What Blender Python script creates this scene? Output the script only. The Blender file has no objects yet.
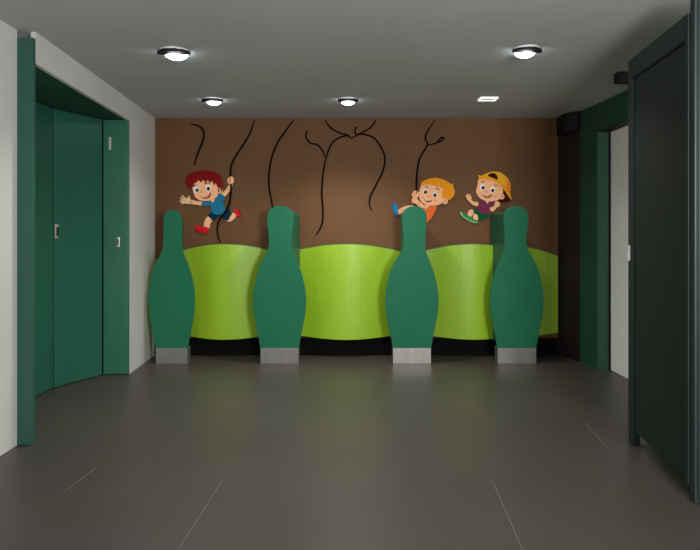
import bpy, bmesh, math, random
from mathutils import Vector
random.seed(4)
S = bpy.context.scene
COL = S.collection

# ------------------------------------------------------------------ camera, world, exposure
F, H, HY, CX = 550.0, 1.3, 235.0, 350.0        # focal length (px), eye height, horizon row, centre column
cd = bpy.data.cameras.new('camera'); cam = bpy.data.objects.new('camera', cd); COL.objects.link(cam)
cam.location = (0, 0, H); cam.rotation_euler = (math.pi/2, 0, 0)
cd.sensor_fit = 'HORIZONTAL'; cd.sensor_width = 36; cd.lens = 36*F/700
cd.shift_y = -(275-HY)/700; cd.clip_start = .05
S.camera = cam
S.view_settings.view_transform = 'Standard'; S.view_settings.look = 'None'
S.view_settings.gamma = 1; S.view_settings.exposure = 0.5; S.view_settings.use_curve_mapping = False
w = bpy.data.worlds.new('world'); S.world = w; w.use_nodes = True
bg = w.node_tree.nodes['Background']; bg.inputs[0].default_value = (1, .98, .96, 1); bg.inputs[1].default_value = .85

def lamp(kind, name, loc, energy, rot=(0,0,0), color=(1,1,1), **kw):
    l = bpy.data.lights.new(name, kind); l.energy = energy; l.color = color
    for k, v in kw.items(): setattr(l, k, v)
    o = bpy.data.objects.new(name, l); COL.objects.link(o); o.location = loc; o.rotation_euler = rot
    return o
# unseen area lamp added behind the viewer as fill from the right
lamp('AREA', 'added_fill_light', (1.45, -.3, 1.75), 92, (math.radians(90), 0, math.radians(18)), shape='RECTANGLE', size=.7, size_y=.8, color=(1,.97,.93))

# ------------------------------------------------------------------ helpers
def srgb(r, g, b):
    f = lambda c: (c/255)/12.92 if c/255 <= .04045 else ((c/255+.055)/1.055)**2.4
    return (f(r), f(g), f(b), 1)
def mat(name, rgb, rough=.5, metal=0, noise=0, scale=8, bump=0, spec=.5, stretch=None, emit=0, coat=0):
    m = bpy.data.materials.new(name); m.use_nodes = True; nt = m.node_tree; b = nt.nodes['Principled BSDF']
    c = srgb(*rgb)
    b.inputs['Base Color'].default_value = c; b.inputs['Roughness'].default_value = rough
    b.inputs['Metallic'].default_value = metal; b.inputs['Specular IOR Level'].default_value = spec
    b.inputs['Coat Weight'].default_value = coat
    if emit:
        b.inputs['Emission Color'].default_value = c; b.inputs['Emission Strength'].default_value = emit
    tc = nt.nodes.new('ShaderNodeTexCoord'); mp = nt.nodes.new('ShaderNodeMapping')
    nt.links.new(tc.outputs['Object'], mp.inputs[0])
    if stretch: mp.inputs['Scale'].default_value = stretch
    n = nt.nodes.new('ShaderNodeTexNoise'); n.inputs['Scale'].default_value = scale; n.inputs['Detail'].default_value = 6
    nt.links.new(mp.outputs[0], n.inputs['Vector'])
    r = nt.nodes.new('ShaderNodeValToRGB'); k = noise or .02
    r.color_ramp.elements[0].position = .3; r.color_ramp.elements[1].position = .7
    r.color_ramp.elements[0].color = tuple(x*(1-k) for x in c[:3])+(1,)
    r.color_ramp.elements[1].color = tuple(min(1, x*(1+k)) for x in c[:3])+(1,)
    nt.links.new(n.outputs[0], r.inputs[0]); nt.links.new(r.outputs[0], b.inputs['Base Color'])
    if bump:
        bp = nt.nodes.new('ShaderNodeBump'); bp.inputs['Strength'].default_value = bump; bp.inputs['Distance'].default_value = .01
        nt.links.new(n.outputs[0], bp.inputs['Height']); nt.links.new(bp.outputs[0], b.inputs['Normal'])
    return m

M = dict(
 white=mat('white_paint', (215,215,212), .65, noise=.02, scale=3),
 ceil=mat('ceiling_paint', (194,195,196), .8, noise=.03, scale=2),
 floor=mat('floor_tile', (68,61,57), .42, noise=.10, scale=1.3, spec=.55),
 grout=mat('grout', (104,97,88), .7),
 brown=mat('brown_wall', (106,71,38), .75, noise=.06, scale=2.5),
 maroon=mat('maroon_wall', (36,22,24), .6, noise=.05),
 black=mat('black_paint', (14,14,14), .6),
 shade_bracket=mat('shade_and_bracket_black', (15,15,14), .9, spec=.1),  # near-black for the shade below the lime panels, also on their brackets
 door=mat('green_laminate', (38,98,79), .38, noise=.05, scale=5, stretch=(3,3,.4)),
 doorl=mat('green_laminate_light', (44,110,87), .38, noise=.05, scale=5, stretch=(3,3,.4)),
 trim=mat('green_frame_paint', (40,88,76), .45, noise=.03),
 gwall=mat('green_wall_paint', (28,76,58), .6, noise=.04),
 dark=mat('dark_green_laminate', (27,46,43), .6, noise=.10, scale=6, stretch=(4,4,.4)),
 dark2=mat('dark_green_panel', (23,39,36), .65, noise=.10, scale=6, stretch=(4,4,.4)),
 post=mat('blue_green_post_paint', (32,50,49), .5, noise=.05, scale=6),
 pin=mat('pin_green', (30,110,80), .6, spec=.2, noise=.03, scale=4),
 pinside=mat('pin_edge_green', (28,98,70), .45, noise=.03, scale=4),
 lime=mat('lime_laminate', (152,194,38), .42, noise=.04, scale=5, stretch=(4,4,.6)),
 steel=mat('brushed_steel', (160,159,155), .38, metal=.75, noise=.10, scale=2.2, stretch=(7,1,.15)),
 chrome=mat('satin_metal', (205,205,200), .3, metal=.6),
 vine=mat('vine_black', (10,6,5), .9, spec=.1, noise=.1, scale=30),
 rim=mat('black_rim', (12,13,14), .4),
 whiterim=mat('white_rim', (230,230,228), .5),
 lens=mat('glowing_lens', (235,248,255), .3, emit=9),
 lens2=mat('dim_lens', (235,235,230), .3, emit=.9),
 hall=mat('hall_door_paint', (245,246,240), .55, noise=.02),
)
def tag(o, label=None, cat=None, group=None, kind=None):
    for k, v in (('label', label), ('category', cat), ('group', group), ('kind', kind)):
        if v: o[k] = v
    return o
def link(name, me, m, parent=None, smooth=False):
    o = bpy.data.objects.new(name, me); COL.objects.link(o)
    if m: me.materials.append(m)
    if parent: o.parent = parent; o.location = -Vector(parent.location) if parent.parent is None else (0,0,0)
    if smooth:
        for p in me.polygons: p.use_smooth = True
    return o
def build(name, bm, m, parent=None, smooth=False, bevel=0, seg=2):
    bmesh.ops.recalc_face_normals(bm, faces=bm.faces)
    me = bpy.data.meshes.new(name); bm.to_mesh(me); bm.free()
    o = link(name, me, m, parent, smooth)
    if bevel:
        md = o.modifiers.new('bevel', 'BEVEL'); md.width = bevel; md.segments = seg; md.limit_method = 'ANGLE'; md.angle_limit = math.radians(40)
    return o
def empty(name, loc):
    o = bpy.data.objects.new(name, None); COL.objects.link(o); o.location = loc; o.empty_display_size = .05
    return o
def bx(bm, x0, x1, y0, y1, z0, z1):
    v = [bm.verts.new((x, y, z)) for z in (z0, z1) for x, y in ((x0,y0),(x1,y0),(x1,y1),(x0,y1))]
    for f in ((0,1,2,3),(4,5,6,7),(0,1,5,4),(1,2,6,5),(2,3,7,6),(3,0,4,7)): bm.faces.new([v[i] for i in f])
def plan(bm, pts, z0, z1):                       # prism over a floor-plan polygon
    a = [bm.verts.new((x, y, z0)) for x, y in pts]; b = [bm.verts.new((x, y, z1)) for x, y in pts]
    bm.faces.new(a); bm.faces.new(b); n = len(pts)
    for i in range(n): bm.faces.new((a[i], a[(i+1)%n], b[(i+1)%n], b[i]))
def slab(bm, a, b, th, z0, z1, u0=0, u1=1, off=0):  # wall piece from plan point a to b, thickness th to its left
    a, b = Vector(a), Vector(b); d = b-a; n = Vector((-d.y, d.x)).normalized()
    p, q = a+d*u0+n*off, a+d*u1+n*off
    plan(bm, [p, q, q+n*th, p+n*th], z0, z1)
def box(name, args, m, parent=None, bevel=0):
    bm = bmesh.new(); bx(bm, *args); return build(name, bm, m, parent, bevel=bevel)
def structure(o): o['kind'] = 'structure'; return o

# ------------------------------------------------------------------ the room
D = 5.958                                         # distance to the rear wall
ZC = 2.567
XL, XR = -2.112, 2.253
structure(box('floor', (-2.9, 3.2, -2.6, 6.1, -.08, 0), M['floor']))
structure(box('ceiling', (-2.9, 3.2, -2.6, 6.1, ZC, ZC+.08), M['ceil']))
structure(box('wall_back', (-2.35, 2.6, D, D+.1, 0, ZC), M['brown']))
structure(box('shade_strip_back', (XL, XR, D-.02, D, 0, .19), M['shade_bracket'], bevel=.003))  # dark strip standing in for the shade under the lime panels

# left wall: near stretch, header over the door recess, far stretch
JY = 3.40; JX0, JX1 = -2.058, -1.96
WA, WB = Vector((JX1, JY)), Vector((XL, D))       # inner face, front to back
def wx(y): return JX1+(XL-JX1)*(y-JY)/(D-JY)
EY = 5.16
bm = bmesh.new()
plan(bm, [(JX0, -2.5), (JX0, JY+.0), (JX0-.1, JY), (JX0-.1, -2.5)], 0, ZC)
plan(bm, [(JX1, JY+.03), (wx(EY), EY), (wx(EY)-.03, EY), (JX1-.03, JY+.03)], 2.37, ZC)
plan(bm, [(wx(EY), EY), (XL, D), (XL-.1, D), (wx(EY)-.1, EY)], 0, ZC)
structure(build('wall_left', bm, M['white']))
bm = bmesh.new(); plan(bm, [(-2.75, JY), (-2.65, JY), (-2.65, EY+.3), (-2.75, EY+.3)], 0, ZC)
plan(bm, [(-2.65, EY+.2), (-2.21, EY+.2), (-2.21, EY+.3), (-2.65, EY+.3)], 0, ZC)
structure(build('wall_recess', bm, M['gwall']))
bm = bmesh.new(); plan(bm, [(JX1-.032, JY+.03), (wx(EY)-.032, EY-.01), (-2.30, EY+.05), (-2.65, EY+.05), (-2.65, JY+.03)], 2.373, 2.40)
structure(build('ceiling_recess', bm, M['gwall']))
t = structure(box('trim_1', (JX0, JX1, JY, JY+.03, 0, ZC-.045), M['trim'], bevel=.003))

# right wall
RA, RB = (2.354, 5.63), (2.385, 5.30)
bm = bmesh.new()
plan(bm, [(XR, D), (2.354, 5.63), (2.46, 5.66), (2.36, D)], 0, ZC)
structure(build('wall_alcove', bm, M['maroon']))
RO, RW = 5.30, 4.45                               # door opening far and near edge
bm = bmesh.new()
plan(bm, [(2.354, 5.63), (2.385, RO), (2.56, RO), (2.56, 5.63)], 0, ZC)
plan(bm, [(2.385, RO), (2.44, RW), (2.60, RW), (2.56, RO)], 2.30, ZC)
plan(bm, [(2.44, RW), (2.44, 3.3), (2.60, 3.3), (2.60, RW)], 0, ZC)
plan(bm, [(2.44, 3.3), (2.44, -2.5), (2.60, -2.5), (2.60, 3.3)], 0, ZC)
structure(build('wall_right', bm, M['gwall']))
structure(build('soffit_shade', (lambda bm: (plan(bm, [(2.384, RO), (2.439, RW), (2.56, RW), (2.56, RO)], 2.292, 2.2995), bm)[1])(bmesh.new()), M['black']))  # black sheet added as the shadow under the door header
d1 = structure(empty('door_1', (2.56, 4.9, 0)))
bm = bmesh.new(); bx(bm, 2.500, 2.540, RW+.004, RO-.03, .004, 2.288)
build('door_leaf', bm, M['hall'], d1, bevel=.003)
bm = bmesh.new(); bx(bm, 2.490, 2.545, RO-.028, RO-.002, .002, 2.290)
build('door_frame', bm, M['black'], d1)

# floor joints (thin grout lines between large tiles)
def fp(px, py):
    d = F*H/(py-HY); return Vector(((px-CX)*d/F, d))
joints = [((222,481),(176,553)), ((491,478),(524,553)), ((97,467),(64,492)), ((585,423),(608,448))]
bm = bmesh.new()
for a, b in joints:
    a, b = fp(*a), fp(*b); n = (b-a).normalized(); n = Vector((-n.y, n.x))*.0023
    plan(bm, [a-n, b-n, b+n, a+n], -.001, .0008)
structure(build('trim_2', bm, M['grout']))

# ------------------------------------------------------------------ left recess doors
def leaf(name, a, b, z0, z1, m, label, cat='door', handle=None, hm='chrome', hinge=None, group=None):
    a, b = Vector(a), Vector(b); c = (a+b)/2
    t = empty(name, (c.x, c.y, 0)); tag(t, label, cat, group)
    bm = bmesh.new(); slab(bm, a, b, .035, z0, z1); build('door_panel', bm, m, t, bevel=.003)
    L = (b-a).length
    if handle:
        u, z, wd, ht = handle
        bm = bmesh.new(); slab(bm, a, b, .008, z-ht/2, z+ht/2, u-wd/L/2, u+wd/L/2, -.008)
        h = build('handle_plate', bm, M[hm], t, bevel=.002)
        bm = bmesh.new(); slab(bm, a, b, .014, z-ht*.32, z+ht*.32, u-wd/L/5, u+wd/L/5, -.022)
        g = build('handle_grip', bm, M['rim'] if hm == 'chrome' else M['chrome'], h, bevel=.002)
    if hinge:
        u, z, wd, ht = hinge
        bm = bmesh.new(); slab(bm, a, b, .012, z-ht/2, z+ht/2, u-wd/L/2, u+wd/L/2, -.012)
        build('hinge', bm, M['chrome'], t, bevel=.002)
    return t
DZ = 2.37
A0, A1, A2, A3 = (-2.545, 3.66), (-2.512, 4.655), (-2.296, 5.105), (wx(5.123)-.002, 5.123)
leaf('locker_door', A0, A1, .006, DZ, M['door'], 'dark green door leaf beside the green jamb, nearest in the left recess, without handle')
leaf('locker_door', (A1[0]+.003, A1[1]+.008), (A2[0]-.001, A2[1]-.006), .006, DZ, M['door'],
     'wide middle green door leaf in the left recess with a square metal handle plate', handle=(.045, 1.33, .034, .12))
leaf('locker_door', (A2[0]+.006, A2[1]), A3, .006, DZ, M['doorl'],
     'narrow lighter green door leaf at far end of left recess, with small hinge',
     handle=(.60, 1.235, .026, .09), hinge=(.27, 2.15, .022, .12))

# ------------------------------------------------------------------ right dark stall door and post
DF, DN = Vector((1.746, 3.454)), Vector((1.660, 2.70))
t = empty('stall_door', (1.72, 3.1, 0)); tag(t, 'tall dark green framed stall door standing at the right edge, with a white handle strip', 'door')
def dslab(z0, z1, u0, u1, th, off=0):
    bm = bmesh.new(); slab(bm, DN, DF, -th, z0, z1, u0, u1, -off); return bm
L = (DF-DN).length
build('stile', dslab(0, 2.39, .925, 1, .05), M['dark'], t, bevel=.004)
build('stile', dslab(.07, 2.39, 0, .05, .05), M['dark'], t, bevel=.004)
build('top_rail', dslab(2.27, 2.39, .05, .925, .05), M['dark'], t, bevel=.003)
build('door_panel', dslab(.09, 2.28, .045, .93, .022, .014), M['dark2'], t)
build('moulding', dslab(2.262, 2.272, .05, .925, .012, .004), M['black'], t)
h = build('door_handle', dslab(1.14, 1.235, .955, .975, .014, -.012), M['whiterim'], t, bevel=.003); h['label'] = 'white vertical handle strip'
t = empty('stall_post', (1.75, 2.68, 0)); tag(t, 'blue-green full-height post at the right picture edge beside the stall door', 'post')
bm = bmesh.new(); bx(bm, 1.664, 1.95, 2.655, 2.694, 0, 2.45); build('post_body', bm, M['post'], t, bevel=.006)
bm = bmesh.new(); bx(bm, 1.68, 1.95, 2.648, 2.655, .02, 2.43); build('face_strip', bm, M['post'], t, bevel=.003)
t = box('header_box', (2.075, 2.4, 4.25, 4.33, 2.485, ZC-.001), M['black'], bevel=.006)
tag(t, 'small black box under the ceiling just behind the dark stall door', 'box')
bm = bmesh.new(); plan(bm, [(2.235, 5.95), (2.235, 5.72), (2.315, 5.60), (2.345, 5.625), (2.25, 5.95)], 2.37, ZC-.001)
t = build('corner_box', bm, M['black'], bevel=.004)
tag(t, 'black box in the top right ceiling corner above the dark maroon alcove', 'box')

# ------------------------------------------------------------------ pins
PD = 5.55
K = PD/F
prof_big = [(206,0),(206.3,4),(207.5,7.5),(210,11),(213.5,13.2),(218,14),(224,13.6),(232,12.6),(240,11.8),(247,12),(253,14),(260,17.2),(268,20.4),(278,23.4),(290,25.8),(302,26.6),(314,25.6),(326,23.4),(338,21),(348,19.3)]
prof_thin = [(210,0),(210.3,3),(211.5,5.5),(213.5,7.5),(217,8.9),(222,9.4),(232,9.4),(242,9.4),(250,10.4),(257,13),(266,17),(278,20.6),(290,22.6),(301,23),(314,22.2),(326,20.2),(338,18),(348,16)]
def pin(cx, prof, ks, label, back, hs=1, ho=0, sk=0):
    bl = lambda y: max(0, min(1, (266-y)/22))
    prof = [(y, w_*(1+(hs-1)*bl(y))) for y, w_ in prof]
    zb = lambda z: ho*K*bl(HY+(H-z)/K)
    X = (cx-CX)*K
    t = empty('bowling_pin_partition', (X, PD+.15, 0)); tag(t, label, 'partition', 'bowling pin partitions in front of the rear wall')
    side = []
    P = [(0.0, H-(prof[0][0]-HY)*K)]+[(w_*ks*K, H-(y-HY)*K) for y, w_ in prof[1:]]
    # smooth interpolation
    pts = []
    for i in range(len(P)-1):
        p0 = P[max(i-1,0)] if i else (-P[1][0], P[1][1]); p1, p2 = P[i], P[i+1]; p3 = P[min(i+2, len(P)-1)]
        for s in range(4):
            u = s/4
            pts.append(tuple(.5*((2*p1[j])+(-p0[j]+p2[j])*u+(2*p0[j]-5*p1[j]+4*p2[j]-p3[j])*u*u+(-p0[j]+3*p1[j]-3*p2[j]+p3[j])*u**3) for j in (0,1)))
    pts.append(P[-1])
    outl = [(X+a+zb(b), b) for a, b in pts]+[(X-a+zb(b), b) for a, b in reversed(pts[1:])]
    def pr(y0, y1, sk=0):
        bm = bmesh.new(); a = [bm.verts.new((x, y0, z)) for x, z in outl]; b = [bm.verts.new((x+sk, y1, z)) for x, z in outl]
        bm.faces.new(a); bm.faces.new(b); n = len(a)
        for i in range(n): bm.faces.new((a[i], a[(i+1)%n], b[(i+1)%n], b[i]))
        return bm
    build('pin_front', pr(PD, PD+.02), M['pin'], t, bevel=.003)
    # straight divider panel carrying the pin-shaped front
    xa, xb = [(q-CX)*back/F for q in sk]; hw = max(w_ for y, w_ in prof if y < 226)*ks*.9*K; fa, fb = X+ho*K-hw, X+ho*K+hw; zt = H-(prof[0][0]+6.5-HY)*back/F; rc = .05; zl = H-(346-HY)*K
    sec = [(xa, zl), (xb, zl)]+[(xb-rc+rc*math.cos(a), zt-rc+rc*math.sin(a)) for a in [math.pi/2*k/6 for k in range(7)]]+[(xa+rc+rc*math.cos(a), zt-rc+rc*math.sin(a)) for a in [math.pi/2+math.pi/2*k/6 for k in range(7)]]
    bm = bmesh.new(); a_ = [bm.verts.new((fa+(fb-fa)*(x-xa)/(xb-xa), PD+.02, z)) for x, z in sec]; b_ = [bm.verts.new((x, back, z)) for x, z in sec]
    bm.faces.new(a_); bm.faces.new(b_)
    for i in range(len(sec)): bm.faces.new((a_[i], a_[(i+1)%len(sec)], b_[(i+1)%len(sec)], b_[i]))
    build('divider_panel', bm, M['pinside'], t, bevel=.003)
    wb = prof[-1][1]*ks*K-.002
    bm = bmesh.new(); bx(bm, X-wb, X+wb, PD-.002, PD+.12, 0, H-(348-HY)*K)
    s = build('steel_foot', bm, M['steel'], t, bevel=.003); s['label'] = 'brushed steel foot'
pin(171.5, prof_thin, 1, 'slimmest green bowling pin partition, beside the white wall on the far left', 5.72, .98, 1, (170, 183.5))
pin(279.5, prof_big, 1, 'green bowling pin partition second from the left wall, under a hanging vine', 5.90, .95, .6, (274, 300))
pin(412, prof_big, 1, 'green bowling pin partition hiding the legs of the orange-haired boy', 5.90, .9, 2.6, (400.5, 419))
pin(517, prof_big, 1.01, 'green bowling pin partition on the far right, next to the boy in the yellow cap', 5.90, .885, -1, (491, 518))

# ------------------------------------------------------------------ lime panels
KW = 5.9/F
def lime(x0, x1, top, label, bulge, e0=0, e1=0):
    # x0..x1 pixels columns; top = list of (column, row)
    n = 28
    t = empty('lime_panel', ((x0+x1)/2*KW-CX*KW, 5.93, .19)); tag(t, label, 'panel', 'lime green curved panels on the rear wall')
    def topy(x):
        for (a, ya), (b, yb), in zip(top, top[1:]):
            if x <= b:
                u = (x-a)/(b-a); return ya+(yb-ya)*u
        return top[-1][1]
    bm = bmesh.new(); rings = []
    for i in range(n+1):
        u = i/n; x = x0+(x1-x0)*u
        s = e0+(e1-e0)*u                          # position along arch -1..1
        y = 5.928-bulge*max(0,1-(s/.78)**2)**2
        X = (x-CX)*KW
        zt = H-((244.2+12*abs(s)**2.0)-HY)*KW
        zb = H-((333.2+5.2*(1-s*s))-HY)*KW
        rings.append([bm.verts.new(c) for c in ((X, y, zb), (X, y, zt), (X, y+.018, zt), (X, y+.018, zb))])
    for a, b in zip(rings, rings[1:]):
        for j in range(4): bm.faces.new((a[j], a[(j+1)%4], b[(j+1)%4], b[j]))
    bm.faces.new(rings[0]); bm.faces.new(rings[-1])
    bmesh.ops.recalc_face_normals(bm, faces=bm.faces)
    f = build('panel_face', bm, M['lime'], t, smooth=False, bevel=.002)
    # dark top edge line
    bm = bmesh.new()
    build_rail = []
    for i in range(n+1):
        u = i/n; x = x0+(x1-x0)*u; s = e0+(e1-e0)*u; y = 5.928-bulge*max(0,1-(s/.78)**2)**2; X = (x-CX)*KW
        zt = H-((244.2+12*abs(s)**2.0)-HY)*KW
        build_rail.append([bm.verts.new(c) for c in ((X, y+.001, zt), (X, y+.001, zt+.007), (X, y+.017, zt+.007), (X, y+.017, zt))])
    for a, b in zip(build_rail, build_rail[1:]):
        for j in range(4): bm.faces.new((a[j], a[(j+1)%4], b[(j+1)%4], b[j]))
    bm.faces.new(build_rail[0]); bm.faces.new(build_rail[-1])
    build('edge_strip', bm, M['pinside'], t)
    # bracket fixing the panel to the wall
    bm = bmesh.new(); c = ((x0+x1)/2-CX)*KW; e = .5*(e0+e1); yb = 5.928-bulge*max(0,1-(e/.78)**2)**2+.018
    bx(bm, c-.03, c+.03, yb-.001, D-.0005, .4, .9); build('wall_bracket', bm, M['shade_bracket'], t)
top = []
lime(154.5, 171, top, 'narrow sliver of lime panel between white wall and slimmest pin', .01, -1.15, -.9)
lime(172, 279, top, 'lime curved panel under the red-haired boy, between first and second pins', .11, -.9, .9)
lime(281, 411, top, 'widest lime curved panel, in the middle between the two central pins', .12, -.95, .95)
lime(413, 516, top, 'lime curved panel between the two rightmost pins, under the yellow-capped boy', .11, -.95, .7)
lime(518, 559, top, 'short lime panel on the far right between the last pin and dark alcove', .05, .35, 1.0)

# ------------------------------------------------------------------ vines
KB = D/F
def tube(bm, pts, r, sides=6):
    P = []
    n = len(pts)
    for i in range(n-1):
        p0, p1, p2, p3 = pts[max(i-1,0)], pts[i], pts[i+1], pts[min(i+2, n-1)]
        for s in range(5):
            u = s/5; P.append(Vector([.5*((2*p1[j])+(-p0[j]+p2[j])*u+(2*p0[j]-5*p1[j]+4*p2[j]-p3[j])*u*u+(-p0[j]+3*p1[j]-3*p2[j]+p3[j])*u**3) for j in range(3)]))
    P.append(Vector(pts[-1])); prev = None
    for i, p in enumerate(P):
        tn = (P[min(i+1, len(P)-1)]-P[max(i-1, 0)]).normalized(); a = Vector((0,1,0)); b = tn.cross(a).normalized()
        f = i/(len(P)-1); rr = r*(.55+.45*min(1, 6*f, 6*(1-f)))
        ring = [bm.verts.new(p+(a*math.cos(q)+b*math.sin(q))*rr) for q in [2*math.pi*k/sides for k in range(sides)]]
        if prev:
            for k in range(sides): bm.faces.new((prev[k], prev[(k+1)%sides], ring[(k+1)%sides], ring[k]))
        else: bm.faces.new(ring)
        prev = ring
    bm.faces.new(prev)
def vp(o, sc, pts, off=.010):
    out = []
    for p in pts:
        px, py = o[0]+p[0]/sc, o[1]+p[1]/sc; f = p[2] if len(p) > 2 else off; d = D-f
        out.append(((px-CX)*d/F, d, min(H-(py-HY)*d/F, ZC-.004)))
    return out
o3, o4, s3 = (140,110), (290,110), 3.93
R = .0098
def vine(label, strands):
    t = None
    main = strands[0]
    p = vp(*main[:3]); loc = Vector(p[0])
    t = empty('vine', loc); tag(t, label, 'vine', 'black vines hanging on the brown wall')
    for i, st in enumerate(strands):
        bm = bmesh.new(); tube(bm, vp(*st[:3]), R*(1 if i == 0 else .9)); build('stem' if i == 0 else 'branch', bm, M['vine'], t, smooth=True)
vine('short curled black vine above the red-haired boy', [(o3,s3,[(200,57),(225,60),(245,75),(252,100),(240,140),(225,175),(213,218)])])
vine('long wavy black vine gripped by the red-haired boy, down to the lime panel',
     [(o3,s3,[(450,38),(435,85),(410,130),(380,175,.015),(360,215,.028),(356,260,.04),(358,310,.04),(350,370,.04),(325,415,.04),(308,440,.03),(304,480,.02),(316,522,.012)])])
vine('black vine dropping from ceiling to the top of the second pin', [(o3,s3,[(605,38),(570,85),(540,130),(517,190),(507,250),(508,310),(516,350),(523,395)])])
vine('forked black vine with Y-shaped top, left of the two central vines', [
    (o4,s3,[(102,492),(125,450),(130,400),(125,330),(130,250),(142,190)]),
    (o4,s3,[(142,190),(125,155),(105,135),(80,130),(63,105),(68,78)]),
    (o4,s3,[(142,190),(155,150),(175,120),(210,103),(236,103)])])
vine('hooked black vine with V-shaped top, right of the two central vines', [
    (o4,s3,[(240,112),(262,100),(285,95),(330,110),(360,150),(373,190),(365,240),(335,300),(315,340),(312,370),(322,395)]),
    (o4,s3,[(240,112),(225,98),(195,90),(160,70),(138,40)]),
    (o4,s3,[(250,106),(270,95),(310,75),(325,58),(340,38)]),
    (o4,s3,[(262,97),(255,85),(257,72),(265,68)])])
vine('black vine with a looped fork held by the orange-haired boy', [
    (o4,s3,[(572,38),(540,85),(532,115),(540,137),(510,190),(500,240),(498,280,.02),(497,315,.04),(494,340,.04),(488,395,.03)]),
    (o4,s3,[(540,137),(575,130),(590,112),(603,107),(600,118),(575,131)])])

# ------------------------------------------------------------------ cut-out boys
def cm(name, rgb): return mat('cutout_'+name, rgb, .85, spec=.08, noise=.02, scale=20)
C = dict(skin=cm('skin',(255,192,146)), skin2=cm('skin_shade',(232,160,122)), pink=cm('blush',(248,165,135)), palm=cm('pale_skin',(250,212,165)), hair1=cm('dark_red',(128,24,26)), blue=cm('blue',(38,120,160)), navy=cm('navy',(14,52,74)),
  red=cm('red',(215,32,42)), eye=cm('eye_white',(250,250,250)), pupil=cm('pupil',(14,8,7)), brow=cm('brow',(90,40,25)), mouth=cm('mouth',(150,50,40)), tongue=cm('tongue',(225,110,95)),
  orange=cm('orange_hair',(240,155,35)), shirt2=cm('orange',(238,112,52)), shoe2=cm('shoe_blue',(40,125,175)), cap=cm('cap_yellow',(250,180,45)), capo=cm('cap_orange',(240,140,40)),
  hair3=cm('brown_hair',(62,24,18)), plum=cm('plum',(122,50,82)), green=cm('shorts_green',(16,92,58)), shoe3=cm('shoe_green',(44,150,86)), sole=cm('sole_pale',(170,215,150)), line=cm('fold_line',(200,125,85)), bluedk=cm('blue_shade',(28,98,135)), reddk=cm('red_shade',(165,20,30)), hair1b=cm('hair_red_light',(150,34,34)))
def closed(pts, n=4):
    out = []; N = len(pts)
    for i in range(N):
        p0, p1, p2, p3 = pts[i-1], pts[i], pts[(i+1)%N], pts[(i+2)%N]
        for s in range(n):
            u = s/n; out.append(tuple(.5*((2*p1[j])+(-p0[j]+p2[j])*u+(2*p0[j]-5*p1[j]+4*p2[j]-p3[j])*u*u+(-p0[j]+3*p1[j]-3*p2[j]+p3[j])*u**3) for j in (0,1)))
    return out
class Boy:
    def __init__(s, o, sc, label):
        s.o, s.sc = o, sc; s.c = None; s.label = label
        s.root = None
    def start(s, cx, cy):
        d = D-.01; s.root = empty('boy_cutout', ((s.o[0]+cx/s.sc-CX)*d/F, D, H-(s.o[1]+cy/s.sc-HY)*d/F))
        tag(s.root, s.label, 'wall cutout', 'cartoon boy cutouts on the brown wall')
    def add(s, name, pts, layer, m, parent=None, smooth=True, label=None):
        P = closed(pts) if smooth else pts
        fy = D-.014-.0035*layer; by = (D-.0008) if layer < 3 else fy+.0075
        bm = bmesh.new()
        def w(p, y): return ((s.o[0]+p[0]/s.sc-CX)*(D-.02)/F, y, H-(s.o[1]+p[1]/s.sc-HY)*(D-.02)/F)
        a = [bm.verts.new(w(p, fy)) for p in P]; b = [bm.verts.new(w(p, by)) for p in P]; n = len(P)
        fa = bm.faces.new(a); bm.faces.new(b)
        for i in range(n): bm.faces.new((a[i], a[(i+1)%n], b[(i+1)%n], b[i]))
        bmesh.ops.recalc_face_normals(bm, faces=bm.faces)
        bmesh.ops.triangulate(bm, faces=[f for f in bm.faces if len(f.verts) > 4])
        me = bpy.data.meshes.new(name); bm.to_mesh(me); bm.free()
        o = bpy.data.objects.new(name, me); COL.objects.link(o); me.materials.append(m)
        o.parent = parent or s.root
        # parts under a part: the part sits at -root.location, so sub-parts need no offset
        o.location = (0,0,0) if parent else -Vector(s.root.location)
        if label: o['label'] = label
        return o
    def ell(s, name, cx, cy, rx, ry, layer, m, parent=None, rot=0):
        pts = []
        for k in range(20):
            a = 2*math.pi*k/20; x, y = rx*math.cos(a), ry*math.sin(a)
            pts.append((cx+x*math.cos(rot)-y*math.sin(rot), cy+x*math.sin(rot)+y*math.cos(rot)))
        return s.add(name, pts, layer, m, parent, smooth=False)
    def stroke(s, name, pts, wd, layer, m, parent=None, taper=.6):
        L, Rr = [], []; n = len(pts)
        for i, p in enumerate(pts):
            a, b = pts[max(i-1,0)], pts[min(i+1,n-1)]; dx, dy = b[0]-a[0], b[1]-a[1]; l = math.hypot(dx, dy)
            w_ = wd*(1-(1-taper)*i/(n-1)); nx, ny = -dy/l*w_, dx/l*w_
            L.append((p[0]+nx, p[1]+ny)); Rr.append((p[0]-nx, p[1]-ny))
        e = pts[-1]; q = pts[-2]; l = math.hypot(e[0]-q[0], e[1]-q[1]); tip = (e[0]+(e[0]-q[0])/l*wd*taper*.9, e[1]+(e[1]-q[1])/l*wd*taper*.9)
        return s.add(name, L+[tip]+Rr[::-1], layer, m, parent)
    def eye(s, head, cx, cy, rx, ry, px, py, pr):
        e = s.ell('eye', cx, cy, rx, ry, 6, C['eye'], head)
        s.ell('pupil', px, py, pr*1.2, pr*1.3, 7, C['pupil'], head); s.ell('eye_glint', px-pr*.4, py-pr*.55, pr*.24, pr*.24, 8, C['eye'], head)

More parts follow.
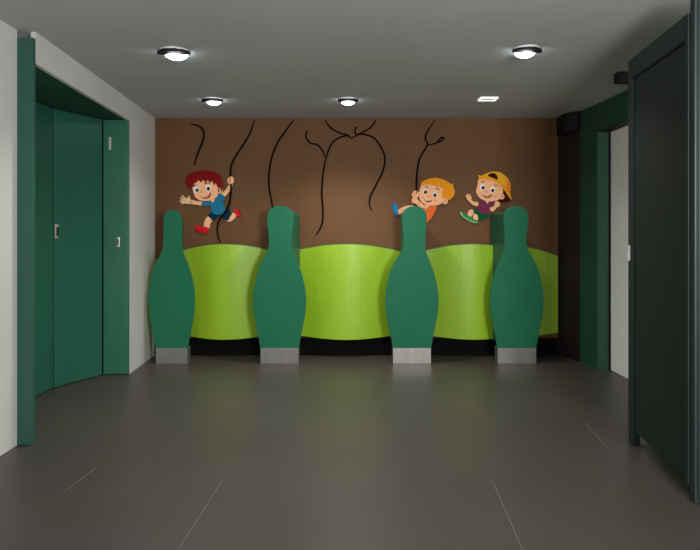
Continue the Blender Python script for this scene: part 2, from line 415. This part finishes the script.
# red-haired boy
b = Boy((170,165), 7.3375, 'red-haired cartoon boy cutout in blue shirt swinging on a vine, one arm stretched out'); b.start(300,280)
hd = b.add('head', [(165,160),(180,125),(215,100),(300,100),(345,130),(362,180),(355,215),(332,243),(285,262),(240,263),(205,251),(182,227),(172,195)], 4, C['skin'])
b.ell('ear', 370, 186, 17, 24, 4, C['skin'], hd); b.ell('ear_fold', 370, 187, 8, 13, 5, C['skin2'], hd)
b.add('hair', [(120,108),(138,75),(178,52),(235,40),(300,45),(350,62),(378,92),(388,130),(388,165),(380,192),(368,168),(352,165),(338,135),(326,148),(310,118),(296,132),(278,112),(262,130),(246,110),(228,128),(212,112),(196,130),(182,135),(166,165),(150,178),(125,145)], 5, C['hair1'])
b.eye(hd, 196,181,18,24, 201,185,10); b.eye(hd, 283,170,19,23, 284,174,10.5)
b.stroke('eyebrow', [(174,158),(184,149),(198,150)], 3.5, 6, C['brow'], hd); b.stroke('eyebrow', [(258,138),(274,132),(292,138)], 3.5, 6, C['brow'], hd)
b.stroke('nose', [(236,192),(230,200),(238,204)], 2.5, 6, C['line'], hd)
b.add('mouth', [(230,232),(255,233),(280,222),(299,203),(300,222),(288,241),(266,249),(244,245)], 6, C['mouth'], hd)
b.add('tongue', [(252,243),(272,236),(288,236),(280,245),(262,248)], 7, C['tongue'], hd)
b.stroke('teeth', [(240,235),(260,235),(280,226),(293,214)], 1.5, 7, C['eye'], hd)
sh = b.add('shirt', [(233,274),(270,268),(300,266),(318,264),(345,235),(370,212),(400,230),(402,252),(386,275),(398,300),(405,330),(400,350),(350,364),(312,352),(300,318),(290,298),(240,300)], 2, C['blue'])
b.add('collar', [(300,255),(325,245),(324,262),(314,274),(304,268)], 3, C['skin'], sh)
b.stroke('sleeve_fold', [(292,298),(284,285),(288,272)], 2.2, 3, C['bluedk'], sh)
b.stroke('sleeve_fold', [(386,276),(372,262),(368,246)], 2.2, 3, C['bluedk'], sh)
b.add('arm', [(240,271),(195,264),(155,257),(148,270),(152,285),(195,292),(238,296)], 1, C['skin'])
hn = b.add('hand', [(152,256),(130,244),(108,250),(98,266),(118,282),(150,285)], 1, C['palm'])
for q in ([(116,256),(102,240),(88,226)], [(106,262),(90,252),(76,243)], [(104,268),(88,266),(74,266)], [(110,276),(96,278),(84,280)], [(138,256),(140,244),(136,230)]): b.stroke('finger', q, 6.5, 2, C['palm'], hn, .7)
b.add('arm', [(375,214),(405,185),(428,150),(445,132),(459,145),(450,170),(425,205),(398,236),(385,230)], 1, C['skin'])
hn = b.add('hand', [(425,110),(436,97),(452,85),(468,94),(473,118),(462,138),(440,141),(427,128)], 10, C['skin'])
for q in ([(430,112),(446,104)], [(430,122),(448,115)], [(434,131),(450,126)]): b.stroke('finger_line', q, 1.6, 11, C['line'], hn)
b.add('shorts', [(310,346),(350,358),(398,346),(415,318),(435,330),(441,365),(430,402),(400,397),(375,378),(345,385),(318,410),(298,392),(278,368),(298,352)], 1.5, C['navy'])
b.add('leg', [(275,378),(312,376),(318,400),(297,425),(286,462),(250,462),(248,430),(258,400)], .5, C['skin'])
s_ = b.add('shoe', [(180,450),(200,442),(230,456),(265,453),(281,470),(278,496),(240,501),(205,491),(188,475)], 1.2, C['red'])
b.stroke('sole', [(190,474),(215,489),(245,496),(276,490)], 3, 2.2, C['reddk'], s_)
b.add('leg', [(415,400),(440,380),(465,348),(486,360),(478,387),(452,410),(430,416)], .5, C['skin'])
s_ = b.add('shoe', [(478,328),(495,322),(513,346),(521,370),(505,379),(482,364),(470,345)], 1.2, C['red'])
b.stroke('sole', [(498,326),(512,350),(518,370)], 3, 2.2, C['reddk'], s_)

# orange-haired boy
b = Boy((380,170), 8.235, 'orange-haired cartoon boy cutout in orange shirt peeking from behind a green pin'); b.start(430,250)
hd = b.add('head', [(345,118),(400,105),(480,120),(522,150),(527,235),(506,275),(460,292),(410,291),(365,279),(331,247),(318,205),(328,160)], 4, C['skin'])
b.ell('ear', 534, 258, 24, 24, 5, C['skin'], hd); b.ell('ear_fold', 536, 258, 12, 13, 6, C['skin2'], hd)
b.add('hair', [(336,120),(348,96),(398,74),(460,65),(522,80),(572,108),(582,120),(592,110),(600,122),(603,145),(613,172),(606,210),(572,248),(556,240),(544,232),(522,236),(508,190),(514,152),(480,137),(430,125),(385,118),(345,128)], 5.5, C['orange'])
b.eye(hd, 369,180,17,20, 372,182,11); b.eye(hd, 450,202,19,20, 450,206,11)
b.stroke('eyebrow', [(370,138),(382,136),(396,148)], 3, 6, C['brow'], hd); b.stroke('eyebrow', [(460,154),(476,154),(488,166)], 3, 6, C['brow'], hd)
b.stroke('nose', [(392,214),(404,220),(414,214)], 2.2, 6, C['line'], hd)
b.ell('cheek', 350, 225, 14, 9, 5, C['pink'], hd); b.ell('cheek', 458, 250, 16, 10, 5, C['pink'], hd)
b.add('mouth', [(360,241),(390,251),(427,247),(408,265),(384,264)], 6, C['mouth'], hd); b.stroke('teeth', [(370,247),(392,253),(418,250)], 1.5, 7, C['eye'], hd)
sh = b.add('shirt', [(322,280),(345,275),(400,290),(462,292),(454,338),(424,395),(404,416),(380,440),(330,440),(310,330)], 2, C['shirt2'])
b.add('collar', [(372,288),(404,290),(392,310),(376,324),(366,305)], 3, C['skin'], sh)
b.stroke('sleeve_fold', [(352,284),(372,298),(378,318)], 2.4, 3.2, C['skin2'], sh)
b.add('arm', [(292,240),(332,262),(372,300),(352,312),(310,292),(284,268)], 3.2, C['skin'])
hn = b.add('hand', [(262,195),(283,172),(308,180),(317,205),(302,232),(276,234),(262,215)], 10, C['skin'])
for q in ([(268,192),(290,190)], [(266,204),(290,204)], [(268,217),(290,218)]): b.stroke('finger_line', q, 1.7, 11, C['line'], hn)
hn = b.add('hand', [(257,252),(266,232),(298,234),(316,255),(302,277),(266,271)], 10, C['skin'])
for q in ([(264,246),(286,244)], [(264,257),(288,257)]): b.stroke('finger_line', q, 1.7, 11, C['line'], hn)
b.add('leg', [(148,332),(190,305),(245,292),(300,302),(300,350),(205,346),(168,364),(150,356)], .5, C['skin'])
s_ = b.add('shoe', [(98,286),(112,275),(134,278),(143,300),(150,358),(142,378),(120,362),(102,322)], 1.4, C['shoe2'])
b.stroke('sole', [(104,284),(108,322),(124,356),(138,374)], 3.5, 2.4, C['bluedk'], s_)
b.add('shorts', [(285,330),(330,350),(370,400),(365,455),(310,450),(260,400),(255,350)], 1.0, C['navy'])

# boy in the yellow cap
b = Boy((450,165), 8.457, 'cartoon boy cutout in a backwards yellow cap and plum shirt, sitting in mid-air'); b.start(300,330)
hd = b.add('head', [(240,122),(290,112),(360,122),(422,168),(447,210),(440,252),(415,290),(370,305),(310,306),(260,286),(229,252),(219,215),(230,175)], 4, C['skin'])
b.add('hair', [(425,238),(436,205),(462,195),(486,235),(511,290),(497,309),(450,317),(408,300),(424,270)], 3, C['hair3'])
b.ell('ear', 436, 268, 23, 23, 5, C['skin'], hd); b.ell('ear_fold', 438, 268, 11, 12, 6, C['skin2'], hd)
cp = b.add('cap', [(233,86),(262,92),(300,75),(350,58),(412,61),(462,90),(497,132),(511,182),(506,235),(519,292),(508,286),(480,248),(450,204),(420,170),(380,145),(320,124),(275,122),(240,128),(243,106)], 6, C['cap'])
b.add('cap_opening', [(316,93),(330,78),(352,69),(378,73),(396,95),(397,126),(362,112)], 7, C['hair3'], cp)
b.add('cap_shade', [(466,112),(492,136),(509,184),(503,236),(486,222),(468,190),(478,150)], 7, C['capo'], cp)
b.stroke('cap_strap', [(240,108),(300,106),(360,120),(420,152),(470,210),(512,285)], 3, 7.5, C['capo'], cp)
b.eye(hd, 272,190,21,25, 276,193,11.5); b.eye(hd, 357,211,21,25, 357,215,11.5)
b.stroke('eyebrow', [(262,150),(276,138),(292,144)], 3, 6, C['brow'], hd); b.stroke('eyebrow', [(374,172),(390,170),(402,182)], 3, 6, C['brow'], hd)
b.stroke('nose', [(300,222),(308,229),(318,225)], 2.2, 6, C['line'], hd)
b.ell('cheek', 248, 240, 15, 10, 5, C['pink'], hd); b.ell('cheek', 382, 262, 16, 10, 5, C['pink'], hd)
b.add('mouth', [(273,249),(310,260),(351,249),(343,270),(312,281),(288,271)], 6, C['mouth'], hd); b.stroke('teeth', [(284,256),(312,264),(342,256)], 1.6, 7, C['eye'], hd)
b.add('tongue', [(294,271),(312,268),(330,272),(312,279)], 7, C['tongue'], hd)
sh = b.add('shirt', [(230,308),(260,303),(300,303),(345,306),(368,302),(378,322),(362,350),(345,380),(332,415),(290,412),(244,394),(236,350),(224,330)], 2, C['plum'])
b.add('collar', [(300,300),(328,303),(320,323),(308,322)], 3, C['skin'], sh)
b.add('arm', [(160,288),(180,295),(205,312),(238,314),(233,347),(205,343),(175,322),(156,302)], 2.6, C['skin'])
hn = b.add('hand', [(136,272),(148,262),(170,264),(181,282),(171,296),(150,297)], 3, C['skin'])
for q in ([(144,274),(138,262),(130,262)], [(150,270),(146,256),(139,249)], [(158,268),(157,254),(154,245)], [(166,270),(168,258),(170,250)], [(174,282),(180,272)]): b.stroke('finger', q, 4.5, 4, C['skin'], hn, .7)
b.add('arm', [(338,362),(365,352),(385,328),(406,340),(386,372),(362,392),(342,386)], 3, C['skin'])
hn = b.add('hand', [(377,326),(388,308),(412,316),(421,338),(407,356),(388,348)], 4, C['skin'])
for q in ([(392,318),(390,306)], [(402,320),(403,309)], [(411,326),(417,318)]): b.stroke('finger', q, 4.5, 5, C['skin'], hn, .8)
b.add('shorts', [(240,385),(290,405),(336,410),(326,438),(292,462),(240,458),(222,435),(203,402),(200,376),(216,368)], 1.5, C['green'])
b.add('leg', [(175,377),(195,380),(198,405),(187,430),(160,433),(149,412),(158,390)], 2.6, C['skin'])
b.add('leg', [(205,414),(225,417),(237,440),(233,464),(206,462),(194,440)], 2.6, C['skin'])
s_ = b.add('shoe', [(84,398),(105,399),(142,422),(178,432),(185,450),(172,470),(150,468),(115,440),(90,416)], 2, C['shoe3'])
b.stroke('sole', [(88,402),(112,436),(150,462),(186,480)], 5, 3, C['sole'], s_)
s_ = b.add('shoe', [(165,448),(190,444),(215,455),(237,470),(236,489),(195,486),(168,474)], 2.3, C['shoe3'])
b.stroke('sole', [(168,472),(196,484),(232,486)], 4, 3.3, C['sole'], s_)

# ------------------------------------------------------------------ ceiling lights
def disc(bm, cx, cy, z0, z1, r0, r1, n=40):
    a = [bm.verts.new((cx+r0*math.cos(2*math.pi*k/n), cy+r0*math.sin(2*math.pi*k/n), z0)) for k in range(n)]
    b_ = [bm.verts.new((cx+r1*math.cos(2*math.pi*k/n), cy+r1*math.sin(2*math.pi*k/n), z1)) for k in range(n)]
    bm.faces.new(a); bm.faces.new(b_)
    for k in range(n): bm.faces.new((a[k], a[(k+1)%n], b_[(k+1)%n], b_[k]))
def downlight(px, py, wpx, label, energy):
    d = (ZC-H)*F/(HY-py); x = (px-CX)*d/F; r = wpx/2*d/F
    t = empty('downlight', (x, d, ZC)); tag(t, label, 'ceiling light', 'round ceiling downlights')
    bm = bmesh.new(); n, m_ = 36, 6; rings = []            # shallow dropped lens
    for j in range(m_):
        a = j/m_*math.pi/2; rr = r*.80*math.cos(a); z = ZC-.004-.048*math.sin(a); yc = d+r*.22
        rings.append([bm.verts.new((x+rr*math.cos(2*math.pi*k/n), yc+rr*math.sin(2*math.pi*k/n), z)) for k in range(n)])
    tip = bm.verts.new((x, d+r*.22, ZC-.052)); bm.faces.new(rings[0])
    for a_, b_ in zip(rings, rings[1:]):
        for k in range(n): bm.faces.new((a_[k], a_[(k+1)%n], b_[(k+1)%n], b_[k]))
    for k in range(n): bm.faces.new((rings[-1][k], rings[-1][(k+1)%n], tip))
    build('lens', bm, M['lens'], t, smooth=True)
    bm = bmesh.new(); disc(bm, x, d, ZC-.006, ZC-.0005, r*.95, r*.98); build('trim_ring', bm, M['whiterim'], t)
    # dark crescent glare shield on the near side, held just under the lens
    bm = bmesh.new(); z = ZC+.0; pts = []
    for k in range(25):
        a = math.pi+math.pi*k/24; pts.append((x+r*1.06*math.cos(a), d+r*.95*math.sin(a)*.8-r*.15))
    for k in range(1, 24):
        a = 2*math.pi-math.pi*k/24; pts.append((x+r*1.06*math.cos(a), d-r*.42+r*.02*math.sin(a)))
    lo = [bm.verts.new((p[0], p[1], z-.032)) for p in pts]; hi = [bm.verts.new((p[0], p[1], z-.012)) for p in pts]
    bm.faces.new(lo); bm.faces.new(hi)
    for k in range(len(pts)): bm.faces.new((lo[k], lo[(k+1)%len(pts)], hi[(k+1)%len(pts)], hi[k]))
    build('glare_shield', bm, M['rim'], t)
    l = lamp('SPOT', 'downlight_beam', (0, 0, -.06), energy, spot_size=math.radians(128), spot_blend=.9, shadow_soft_size=.08, color=(1,.97,.92))
    l.parent = t
downlight(175, 51, 30, 'nearest round downlight on the left of the ceiling, large with black crescent shield', 60)
downlight(526, 49, 27, 'nearest round downlight on the right of the ceiling, with black crescent shield', 30)
downlight(213, 99, 20, 'small round downlight near the brown wall, above the red-haired boy', 24)
downlight(348, 99, 19, 'small round downlight near the brown wall, in the middle of the ceiling', 92)
d = (ZC-H)*F/(HY-98.5); x = (488-CX)*d/F
t = empty('slot_downlight', (x, d, ZC)); tag(t, 'small pale rectangular ceiling light near the brown wall, on the right', 'ceiling light')
bm = bmesh.new()
for q in ((-.08,.08,-.06,-.035),(-.08,.08,.035,.06),(-.08,-.06,-.035,.035),(.06,.08,-.035,.035)): bx(bm, x+q[0], x+q[1], d+q[2], d+q[3], ZC-.012, ZC-.0005)
build('light_frame', bm, M['lens2'], t)
bm = bmesh.new(); bx(bm, x-.06, x+.06, d-.035, d+.035, ZC-.006, ZC-.0005); build('diffuser', bm, M['whiterim'], t)
l = lamp('SPOT', 'slot_beam', (0, 0, -.03), 20, spot_size=math.radians(128), spot_blend=.9, shadow_soft_size=.06, color=(1,.97,.92)); l.parent = t
